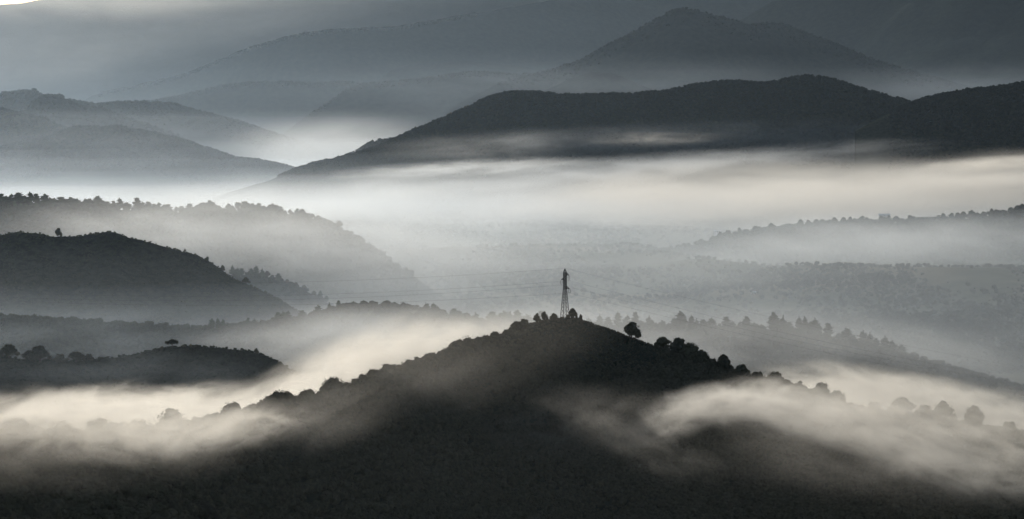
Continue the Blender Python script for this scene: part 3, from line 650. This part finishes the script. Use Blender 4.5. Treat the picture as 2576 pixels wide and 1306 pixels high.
for key, hx, hup, sx, ry in (('top', 43.4, 45.9, 3.9, -2.6), ('mid', 38.7, 40.4, -3.6, 2.4), ('low', 30.0, 32.3, 4.5, -2.9)):
    tip = np.array((sx, ry, hx - .2)); s1 = 1 if sx > 0 else -1
    nb = sorted(range(4), key=lambda i: -(corner(i, hx)[0] * sx + corner(i, hx)[1] * ry))[:3]
    ss = []
    for i in nb[:2]:
        lo, up = corner(i, hx), corner(i, hup)
        ss += [(lo, tip, .26), (up, tip, .2)]
        for f_ in (.25, .5, .75): ss.append((lo + (tip - lo) * f_, up + (tip - up) * (f_ - .12), .08))
    ss.append((corner(nb[2], hx), corner(nb[0], hx), .1))
    p0, p1 = corner(nb[0], hx), corner(nb[1], hx)
    for f_ in (.3, .6): ss.append((p0 + (tip - p0) * f_, p1 + (tip - p1) * (f_ + .1), .05))
    arm = bars('crossarm', ss, PY, M_STEEL)
    # a twin string of glass discs between two yokes
    T = tip; w_ = .78
    ins = []
    top_y, bot_y = T[2] - .9, T[2] - 4.2
    fr = [(T, T + [0, 0, -.45], .08)]
    if key == 'low':
        fr += [(T + [-1.1, 0, -.5], T + [.9, 0, -.5], .07), (T + [-1.5, 0, -4.0], T + [1.0, 0, -4.1], .10)]
        cols = [(T + [-1.0, 0, -.5], T + [-1.25, 0, -4.0]), (T + [.7, 0, -.5], T + [.75, 0, -4.1])]; bot = T + [-.3, 0, -4.2]
    else:
        fr += [(T + [0, 0, -.4], T + [-w_, 0, -.95], .07), (T + [0, 0, -.4], T + [w_, 0, -.95], .07), (T + [-w_, 0, -4.0], T + [0, 0, -4.6], .07), (T + [w_, 0, -4.0], T + [0, 0, -4.6], .07), (T + [0, 0, -4.5], T + [0, 0, -5.3], .09)]
        cols = [(T + [-w_, 0, -.9], T + [-w_, 0, -4.0]), (T + [w_, 0, -.9], T + [w_, 0, -4.0])]; bot = T + [0, 0, -5.3]
    yk = bars('insulator_yoke', fr, PY, M_STEEL)
    for (c0, c1) in cols:
        c0 = np.array(c0); c1 = np.array(c1); pth, rd = [], []
        for q in range(19):
            pth.append(c0 + (c1 - c0) * q / 18); rd.append(.30 if q % 2 else .14)
        mesh_np('insulator_string', *tube(pth, rd, 6), M_GLASS, PY)
    cl = ICO1[0] * .28 + bot
    mesh_np('wire_clamp', cl, ICO1[1], M_STEEL, PY)
    ARM[key] = bot + np.array((px_, py_, pz_ - .3))
ARM['earth'] = np.array((px_, py_, pz_ - .3 + 50.0))

# ------------------------------------------------------------------ wires (each span in the picture is one wire from pylon to pylon)
def wire(p0, mid, p1, label):
    """p0 -> p1 passing near mid (parabola in z)"""
    n = 60; t = np.linspace(0, 1, n)
    L = p0 + (p1 - p0) * t[:, None]
    tm = mid[0]; sag = (p0[2] + (p1[2] - p0[2]) * tm - mid[1]) / (4 * tm * (1 - tm))
    L[:, 2] -= sag * 4 * t * (1 - t)
    o = mesh_np('power_line', *tube(L, [.055] * n, 4), M_WIRE)
    tag(o, label, 'power line', 'wires strung from the pylon')
def P3(u_, v_, Yq): return np.array([float(q) for q in at(u_, v_, Yq)])
YL = 2500.0; YR = 3150.0
for key, vl, vm, nm in (('earth', 697, 713, 'topmost thin earth wire'), ('top', 727, 745, 'upper cable'), ('mid', 739, 757, 'middle cable'), ('low', 748, 768, 'lowest cable')):
    pl = P3(-160, vl, YL); p0 = ARM[key]; um = 560; tm = (1421 - um) / (1421 + 160.)
    zm = P3(um, vm, py_ + (YL - py_) * tm)[2]
    wire(p0, (tm, zm), pl, '%s running left from the pylon across the haze' % nm)
for key, vr, um, vm, nm in (('earth', 955, 1928, 795, 'topmost thin earth wire'), ('top', 985, 1867, 813, 'upper cable'), ('mid', 992, 1867, 827, 'middle cable'), ('low', 1012, 1790, 823, 'lowest cable')):
    pr = P3(2760, vr, YR); p0 = ARM[key]
    # parameter where the straight plan line crosses azimuth um
    am = (um - 1288) / F; d = pr - p0; tm = (am * p0[1] - p0[0]) / (d[0] - am * d[1])
    zm = P3(um, vm, p0[1] + d[1] * tm)[2]
    wire(p0, (tm, zm), pr, '%s running down to the right from the pylon' % nm)

# ------------------------------------------------------------------ small buildings and a track
def building(u_, v_, L, Wd, Hh, rz, label, name):
    x_, Y_, z_ = gplace(u_, v_) if v_ > 600 else (lambda p: (p[0], p[1], p[2]))(tuple(P3(u_, v_, 7350)))
    root = bpy.data.objects.new(name, None); C.objects.link(root); root.location = (x_, Y_, z_); root.rotation_euler = (0, 0, rz)
    tag(root, label, 'building')
    l, w = L / 2, Wd / 2
    V = [(-l, -w, -12), (l, -w, -12), (l, w, -12), (-l, w, -12), (-l, -w, Hh), (l, -w, Hh), (l, w, Hh), (-l, w, Hh), (-l, 0, Hh + Wd * .22), (l, 0, Hh + Wd * .22)]
    me = bpy.data.meshes.new('wall'); me.from_pydata(V, [], [(0, 1, 5, 4), (1, 2, 6, 9, 5), (2, 3, 7, 6), (3, 0, 4, 8, 7)]); me.materials.append(M_WALLW)
    o1 = bpy.data.objects.new('wall', me); C.objects.link(o1); o1.parent = root
    e = 1.06; t = .4; rf = []
    for s in (-1, 1):
        rf += [(-l * e, s * w * 1.12, Hh - .4), (l * e, s * w * 1.12, Hh - .4), (l * e, 0, Hh + Wd * .22 + .15), (-l * e, 0, Hh + Wd * .22 + .15)]
    V = rf + [(q[0], q[1], q[2] + t) for q in rf]
    Fq = []
    for b in (0, 4): Fq += [(b, b + 1, b + 2, b + 3), (b + 8, b + 9, b + 10, b + 11), (b, b + 1, b + 9, b + 8), (b, b + 3, b + 11, b + 8), (b + 1, b + 2, b + 10, b + 9)]
    me = bpy.data.meshes.new('roof'); me.from_pydata(V, [], Fq); me.materials.append(M_ROOF)
    o2 = bpy.data.objects.new('roof', me); C.objects.link(o2); o2.parent = root
    # door and windows on the long side facing the camera
    def quad(nm, x0, x1, z0, z1, mt):
        me = bpy.data.meshes.new(nm); me.from_pydata([(x0, -w - .05, z0), (x1, -w - .05, z0), (x1, -w - .05, z1), (x0, -w - .05, z1), (x0, -w + .1, z0), (x1, -w + .1, z0), (x1, -w + .1, z1), (x0, -w + .1, z1)], [], [(0, 1, 2, 3), (0, 1, 5, 4), (3, 2, 6, 7), (0, 3, 7, 4), (1, 2, 6, 5)])
        me.materials.append(mt); oo = bpy.data.objects.new(nm, me); C.objects.link(oo); oo.parent = root
    quad('door', -1.5, 1.5, 0.1, min(3.2, Hh * .8), M_STEEL)
    quad('window', -l * .7, -l * .7 + 2, Hh * .4, Hh * .75, M_STEEL); quad('window', l * .5, l * .5 + 2, Hh * .4, Hh * .75, M_STEEL)
building(2225, 543, 34, 16, 2.5, R(-12), 'long barn with a bright white roof behind the right valley trees', 'barn')
building(1897, 740, 9, 7, 5, R(35), 'tiny white walled house among dark woods right of the pylon', 'house')
building(1805, 584, 20, 9, 4, R(-8), 'small pale roofed shed in the bright haze right of centre', 'shed')

# ------------------------------------------------------------------ air: even haze, layered valley haze, fog banks
def vol_mat(name, col, dens, g):
    m = bpy.data.materials.new(name); m.use_nodes = True
    t = m.node_tree; t.nodes.remove(t.nodes['Principled BSDF'])
    v = t.nodes.new('ShaderNodeVolumePrincipled')
    v.inputs['Color'].default_value = (*col, 1); v.inputs['Density'].default_value = dens; v.inputs['Anisotropy'].default_value = g
    t.links.new(v.outputs[0], t.nodes['Material Output'].inputs['Volume'])
    return m, v, t
def box(name, x0, x1, y0, y1, z0, z1, mat):
    V = [(x0, y0, z0), (x1, y0, z0), (x1, y1, z0), (x0, y1, z0), (x0, y0, z1), (x1, y0, z1), (x1, y1, z1), (x0, y1, z1)]
    return mesh_np(name, V, [(0, 3, 2, 1), (4, 5, 6, 7), (0, 1, 5, 4), (1, 2, 6, 5), (2, 3, 7, 6), (3, 0, 4, 7)], mat, smooth=False)
m, _, _ = vol_mat('thin_air_haze', (.62, .80, 1.0), 4.6e-6, .72)
o = box('haze', -60000, 60000, -6000, 64000, -460, 3500, m)
tag(o, 'thin blue grey haze filling the whole landscape', None, None, 'stuff')

# fog_layer: a closed sheet with an uneven top lying in the valley; even density
def layer(ztop, dens, g, col, y0, y1, x0, x1, amp, L, seed, label):
    ny, nx = 110, 110
    y = np.linspace(y0, y1, ny); x = np.linspace(x0, x1, nx)
    YY, XX = np.meshgrid(y, x, indexing='ij')
    e = np.minimum(1, np.minimum((YY - y0) / 300, (y1 - YY) / 900)); e = np.clip(np.minimum(e, np.minimum((XX - x0) / 900, (x1 - XX) / 900)), 0, 1)
    e = e * e * (3 - 2 * e)
    zt = ztop(XX, YY) + amp * (fbm(XX / L, YY / L, seed, 3) - .5) * 2
    zb = -452
    Z = zb + .5 + (zt - zb) * e
    n = ny * nx
    V = np.concatenate([np.stack([XX, YY, Z], -1).reshape(-1, 3), np.stack([XX, YY, Z * 0 + zb], -1).reshape(-1, 3)])
    Ft = grid_faces(ny, nx); Fb = Ft[:, ::-1] + n
    per = [i for i in range(nx)] + [i * nx + nx - 1 for i in range(1, ny)] + [(ny - 1) * nx + i for i in range(nx - 2, -1, -1)] + [i * nx for i in range(ny - 2, 0, -1)]
    Fs = np.array([[per[i], per[(i + 1) % len(per)], per[(i + 1) % len(per)] + n, per[i] + n] for i in range(len(per))])
    m, _, _ = vol_mat('valley_haze_' + str(seed), col, dens, g)
    o = mesh_np('haze_layer', V, np.concatenate([Ft, Fb, Fs]), m)
    tag(o, label, None, None, 'stuff')
COOL = (.78, .89, 1.0); WARM = (1.0, .965, .90); NEUT = (.95, .98, 1.0)
layer(lambda x, y: 560 - .03 * (y - 11000), 4.2e-6, .62, (.62, .80, 1.0), 10900, 27500, -9000, 9000, 50, 2500, 600, 'high thin haze between the far mountains')
layer(lambda x, y: 230 - .03 * (y - 11000), 8.5e-6, .62, (.70, .85, 1.0), 10950, 25500, -8000, 8000, 40, 2000, 604, 'haze lying between the far ridges')
layer(lambda x, y: -20 - .03 * (y - 11000), 1.6e-5, .62, (.80, .90, 1.0), 11000, 24500, -7000, 7000, 30, 1800, 605, 'lowest haze between the far ridges')
layer(lambda x, y: -226 - 34 * np.clip((5000 - y) / 1500, 0, 1), 4.2e-5, .6, COOL, 2480, 15000, -5200, 5200, 16, 1400, 601, 'upper thin haze layer over the valley')
layer(lambda x, y: -315 + 0 * x, 1.15e-4, .55, COOL, 2520, 14500, -5000, 5000, 18, 1200, 602, 'middle haze layer over the valley')
layer(lambda x, y: -378 + 0 * x, 2.4e-4, .5, NEUT, 2620, 14000, -4800, 4800, 16, 900, 603, 'dense haze layer on the valley floor')

# fog_bank: soft edged cloud of fog with a wispy inner density
SPH = ico(3)
def bank(u_, v_, Yq, hw, hh_, hd, tilt, tau, label, col=WARM, g=.45, wisp=.5, nscale=1.0, yaw=0.0, stretch=2.5, step=.55, seed=0):
    c = P3(u_, v_, Yq)
    sx, sz, sy = px2m(hw, Yq), px2m(hh_, Yq), hd
    o = mesh_np('fog_bank', SPH[0], SPH[1], None)
    o.location = c; o.scale = (sx, sy, sz); o.rotation_euler = (0, R(-tilt), R(yaw))
    dens = tau / (hd * .55)
    m, v, t = vol_mat('fog_' + str(int(u_)) + '_' + str(int(v_)), col, dens, g)
    N, L = t.nodes, t.links
    def math_(op, *ins):
        n = N.new('ShaderNodeMath'); n.operation = op
        for i, q in enumerate(ins):
            if isinstance(q, (int, float)): n.inputs[i].default_value = q
            else: L.new(q, n.inputs[i])
        return n.outputs[0]
    tc = N.new('ShaderNodeTexCoord')
    kk = 1.0 / (sz * 1.1)
    def noise(sc, det, loc, src):
        mp = N.new('ShaderNodeMapping')
        mp.inputs['Scale'].default_value = (sx * kk / stretch, .45 * sy * kk / stretch, sz * kk); mp.inputs['Location'].default_value = loc
        L.new(src, mp.inputs['Vector'])
        nz = N.new('ShaderNodeTexNoise'); nz.inputs['Scale'].default_value = sc; nz.inputs['Detail'].default_value = det; nz.inputs['Roughness'].default_value = .6
        L.new(mp.outputs[0], nz.inputs['Vector']); return nz
    big = noise(.8 * nscale, 2, (seed * 3.1 + u_ * .01, v_ * .013, seed), tc.outputs['Object'])
    # push the sample point about with coarse noise, then a bell shaped falloff
    vm = N.new('ShaderNodeVectorMath'); vm.operation = 'SUBTRACT'; L.new(big.outputs['Color'], vm.inputs[0]); vm.inputs[1].default_value = (.5, .5, .5)
    vs = N.new('ShaderNodeVectorMath'); vs.operation = 'SCALE'; L.new(vm.outputs[0], vs.inputs[0]); vs.inputs['Scale'].default_value = 1.5 * wisp
    va = N.new('ShaderNodeVectorMath'); va.operation = 'ADD'; L.new(tc.outputs['Object'], va.inputs[0]); L.new(vs.outputs[0], va.inputs[1])
    fine = noise(2.2 * nscale, 3.5, (v_ * .017, seed + u_ * .011, 3.3), va.outputs[0])
    ln = N.new('ShaderNodeVectorMath'); ln.operation = 'LENGTH'; L.new(va.outputs[0], ln.inputs[0])
    r0 = N.new('ShaderNodeVectorMath'); r0.operation = 'LENGTH'; L.new(tc.outputs['Object'], r0.inputs[0])
    w1 = math_('MAXIMUM', math_('SUBTRACT', 1.0, math_('MULTIPLY', ln.outputs['Value'], ln.outputs['Value'])), 0.0)
    w0 = math_('MAXIMUM', math_('SUBTRACT', 1.0, math_('MULTIPLY', r0.outputs['Value'], r0.outputs['Value'])), 0.0)
    fall = math_('MULTIPLY', math_('POWER', w1, 1.6), w0)
    mr = N.new('ShaderNodeMapRange'); mr.interpolation_type = 'SMOOTHSTEP'; L.new(fine.outputs[0], mr.inputs['Value'])
    mr.inputs['From Min'].default_value = .5 - .17; mr.inputs['From Max'].default_value = .5 + .17
    mr.inputs['To Min'].default_value = max(0, 1 - 1.5 * wisp); mr.inputs['To Max'].default_value = 1 + 1.2 * wisp
    L.new(math_('MULTIPLY', math_('MULTIPLY', fall, mr.outputs[0]), dens), v.inputs['Density'])
    m.cycles.volume_step_rate = step
    o.data.materials.append(m)
    tag(o, label, None, None, 'stuff')
    return o
# far valley fog
bank(1150, 530, 8700, 1100, 125, 1500, 0, 1.1, 'wide bright fog under the left half of the dark ridge', NEUT, wisp=.35, stretch=4.5)
bank(1950, 515, 8500, 1000, 135, 1500, 2, 2.0, 'brightest fog sheet in the middle of the valley', WARM, wisp=.35, stretch=4.5)
bank(2560, 460, 8600, 520, 100, 1000, 3, 1.3, 'warm bright fog at the right edge of the valley', WARM, wisp=.35, stretch=4.5)
bank(1550, 430, 9400, 620, 48, 700, 5, .8, 'upper fog ledge slanting up to the right', NEUT, wisp=.4, stretch=5)
bank(2100, 390, 9600, 560, 46, 400, 4, .30, 'thin grey veil on the foot of the dark ridge', NEUT, wisp=.5, stretch=5)
bank(1350, 365, 9900, 520, 55, 300, 2, .17, 'greenish veil low on the dark ridge', NEUT, wisp=.3, stretch=5)
bank(2500, 412, 8300, 260, 24, 300, 4, .8, 'bright streak at the right edge, upper one', WARM, wisp=.4, stretch=6)
bank(2520, 455, 8000, 260, 18, 300, 1, .7, 'bright streak at the right edge, lower one', WARM, wisp=.4, stretch=6)
bank(1150, 425, 9200, 420, 30, 300, 3, .6, 'pale streak over the falling end of the dark ridge', NEUT, wisp=.4, stretch=6)
bank(250, 515, 9600, 1000, 75, 1500, 0, .42, 'grey fog strip behind the pine ridge', NEUT, wisp=.25, stretch=5)
bank(250, 390, 10550, 950, 170, 300, 0, .11, 'thin grey haze in front of the upper left hills', COOL, wisp=.15, stretch=4)
bank(850, 405, 12600, 400, 140, 1300, 0, .78, 'pale fog in the valley notch', NEUT, wisp=.25, stretch=3)
bank(1640, 350, 9700, 240, 24, 200, 2, .12, 'thin wisp lying against the dark ridge', WARM, wisp=.5, stretch=5)
bank(650, 600, 4950, 1000, 150, 400, -2, .62, 'pale mist in the hollow below the pine ridge', NEUT, wisp=.25, stretch=4)
bank(1000, 690, 4850, 420, 130, 260, 0, .38, 'pale mist at the right foot of the pine ridge', NEUT, wisp=.2, stretch=4)
bank(1900, 650, 4900, 1200, 130, 260, 0, .12, 'grey mist over the middle of the valley', NEUT, wisp=.35, stretch=5)
bank(1900, 362, 9950, 950, 75, 250, 1, .10, 'thin mist along the foot of the dark ridge', COOL, wisp=.3, stretch=5)
bank(250, 935, 2430, 800, 100, 80, 0, .035, 'thin mist in front of the low dark hill', COOL, wisp=.3, stretch=4)
bank(2330, 1035, 2020, 400, 90, 50, -8, .42, 'mist veil in front of the faded oaks in the right fog', WARM, wisp=.5, stretch=3)
bank(460, 1065, 1410, 380, 85, 35, 6, .34, 'mist veil in front of the oaks at the left fog', WARM, wisp=.5, stretch=3)
bank(2250, 875, 2950, 620, 110, 150, -12, .17, 'grey mist over the falling right end of the pine spur', NEUT, wisp=.3, stretch=4)
bank(2250, 600, 6200, 800, 90, 400, 2, .42, 'grey mist in front of the low wooded rise', NEUT, wisp=.25, stretch=4)
bank(1450, 850, 2950, 1150, 150, 170, -2, .32, 'mist between the pylon hill and the pine spur', NEUT, wisp=.25, stretch=4)
bank(250, 850, 2920, 950, 115, 130, 0, .07, 'dim mist over the wooded slope behind the low dark hill', COOL, wisp=.3, stretch=4)
bank(600, 130, 23600, 1900, 230, 700, 0, .10, 'pale air behind the long pale ridge', NEUT, wisp=.15, stretch=3)
bank(1450, 225, 12600, 1100, 100, 700, 0, .06, 'mist at the foot of the pointed peak', COOL, wisp=.3, stretch=5)
bank(2400, 235, 12600, 700, 100, 700, 2, .09, 'mist behind the darkest ridge at right', COOL, wisp=.3, stretch=5)
bank(850, 850, 2900, 520, 110, 150, 6, .28, 'grey mist over the left part of the pine spur', NEUT, wisp=.3, stretch=4)
bank(400, -30, 24500, 2300, 120, 900, 0, .30, 'added warm mist standing in for the sun glow along the top left mountain', WARM, wisp=.2, stretch=4)  # bank added in place of the sun's scattered glow below the sky
bank(1120, 930, 1950, 650, 170, 90, 18, .04, 'faint warm mist on the left face of the pylon hill', WARM, wisp=.3, stretch=4)
bank(860, 1020, 1600, 480, 130, 70, 22, .07, 'warm mist softening the lower left skyline', WARM, wisp=.4, stretch=4)
bank(200, 1125, 1250, 620, 130, 45, 2, .11, 'thin mist hanging below the left fog over the wood', WARM, wisp=.5, stretch=3)
bank(2200, 1150, 1830, 620, 190, 60, -12, .07, 'thin mist hanging below the right fog over the slope', WARM, wisp=.5, stretch=3)
bank(1288, 1180, 1150, 2100, 330, 120, 0, .0035, 'added thin mist that lifts the blacks of the dark foreground slope', NEUT, wisp=.15, stretch=4)  # mist added to lift the blacks and soften the crowns
# fog around the foreground hill
LB = [(1130, 885, 2780, 440, 105, 130, 4, .75), (960, 900, 2650, 330, 95, 120, 14, .7), (880, 930, 2300, 340, 110, 90, 26, .6), (740, 980, 2100, 280, 90, 80, 26, .55), (700, 1010, 1950, 360, 80, 90, 14, .5),
  (520, 1030, 1850, 380, 75, 80, 6, .6), (420, 1005, 1800, 260, 45, 60, 8, .45), (300, 1040, 1700, 460, 85, 80, 2, .7), (150, 1020, 1640, 280, 45, 60, 12, .45), (-20, 1065, 1270, 400, 100, 45, 8, .65), (260, 1080, 1300, 420, 105, 40, -3, .55), (560, 1080, 1440, 320, 80, 30, 8, .35)]
LL = ['wide soft fog behind the upper left skyline', 'smaller fog puff behind the upper left skyline', 'steep bright fog plume climbing left of the pylon hill', 'lower bright fog plume left of the pylon hill', 'fog tongue under the right end of the low dark hill',
  'fog roll under the middle of the low dark hill', 'thin bright fog crest under the umbrella shaped tree', 'brightest fog roll at lower left', 'bright fog crest at lower left', 'fog veil before the trees at the left edge', 'thin fog veil over the left oaks', 'faint fog before the ball shaped oak']
RB = [(1860, 1005, 2120, 280, 65, 60, 6, 1.15), (2000, 1035, 2060, 360, 85, 60, -4, .6), (1720, 1045, 2080, 230, 65, 50, 18, .35), (2160, 985, 2500, 340, 90, 140, -4, 1.1), (2300, 1010, 2480, 300, 90, 120, -10, .8), (2060, 1000, 2440, 240, 60, 100, 8, .6),
  (2200, 1075, 1960, 460, 120, 60, -14, .5), (2350, 1115, 1900, 460, 130, 60, -15, .45), (2420, 1175, 1800, 380, 110, 45, -12, .32), (2600, 1110, 1820, 320, 120, 45, -14, .4), (2500, 1035, 2400, 340, 80, 120, -14, .6), (1460, 1060, 2020, 380, 130, 50, 8, .05), (1620, 1100, 1900, 340, 110, 50, -20, .05)]
RL = ['brightest fog crest spilling over the right skyline', 'fog roll low on the right slope beside the brightest crest', 'fog edge fading left into the dark slope', 'white fog rising behind the right skyline', 'right shoulder of the white fog behind the skyline', 'left shoulder of the white fog behind the skyline',
  'torn fog trailing down the right slope', 'lower torn fog on the right slope', 'lowest bright fog wisp near the right corner', 'fog wisp cut by the right edge of the picture', 'fog tail behind the oaks at the right edge', 'hardly visible mist under the pylon', 'hardly visible mist low on the dark slope']
for i, (q, lb) in enumerate(zip(LB + RB, LL + RL)):
    bank(*q, lb, WARM, wisp=.55, stretch=2.4, seed=i, nscale=1.35)
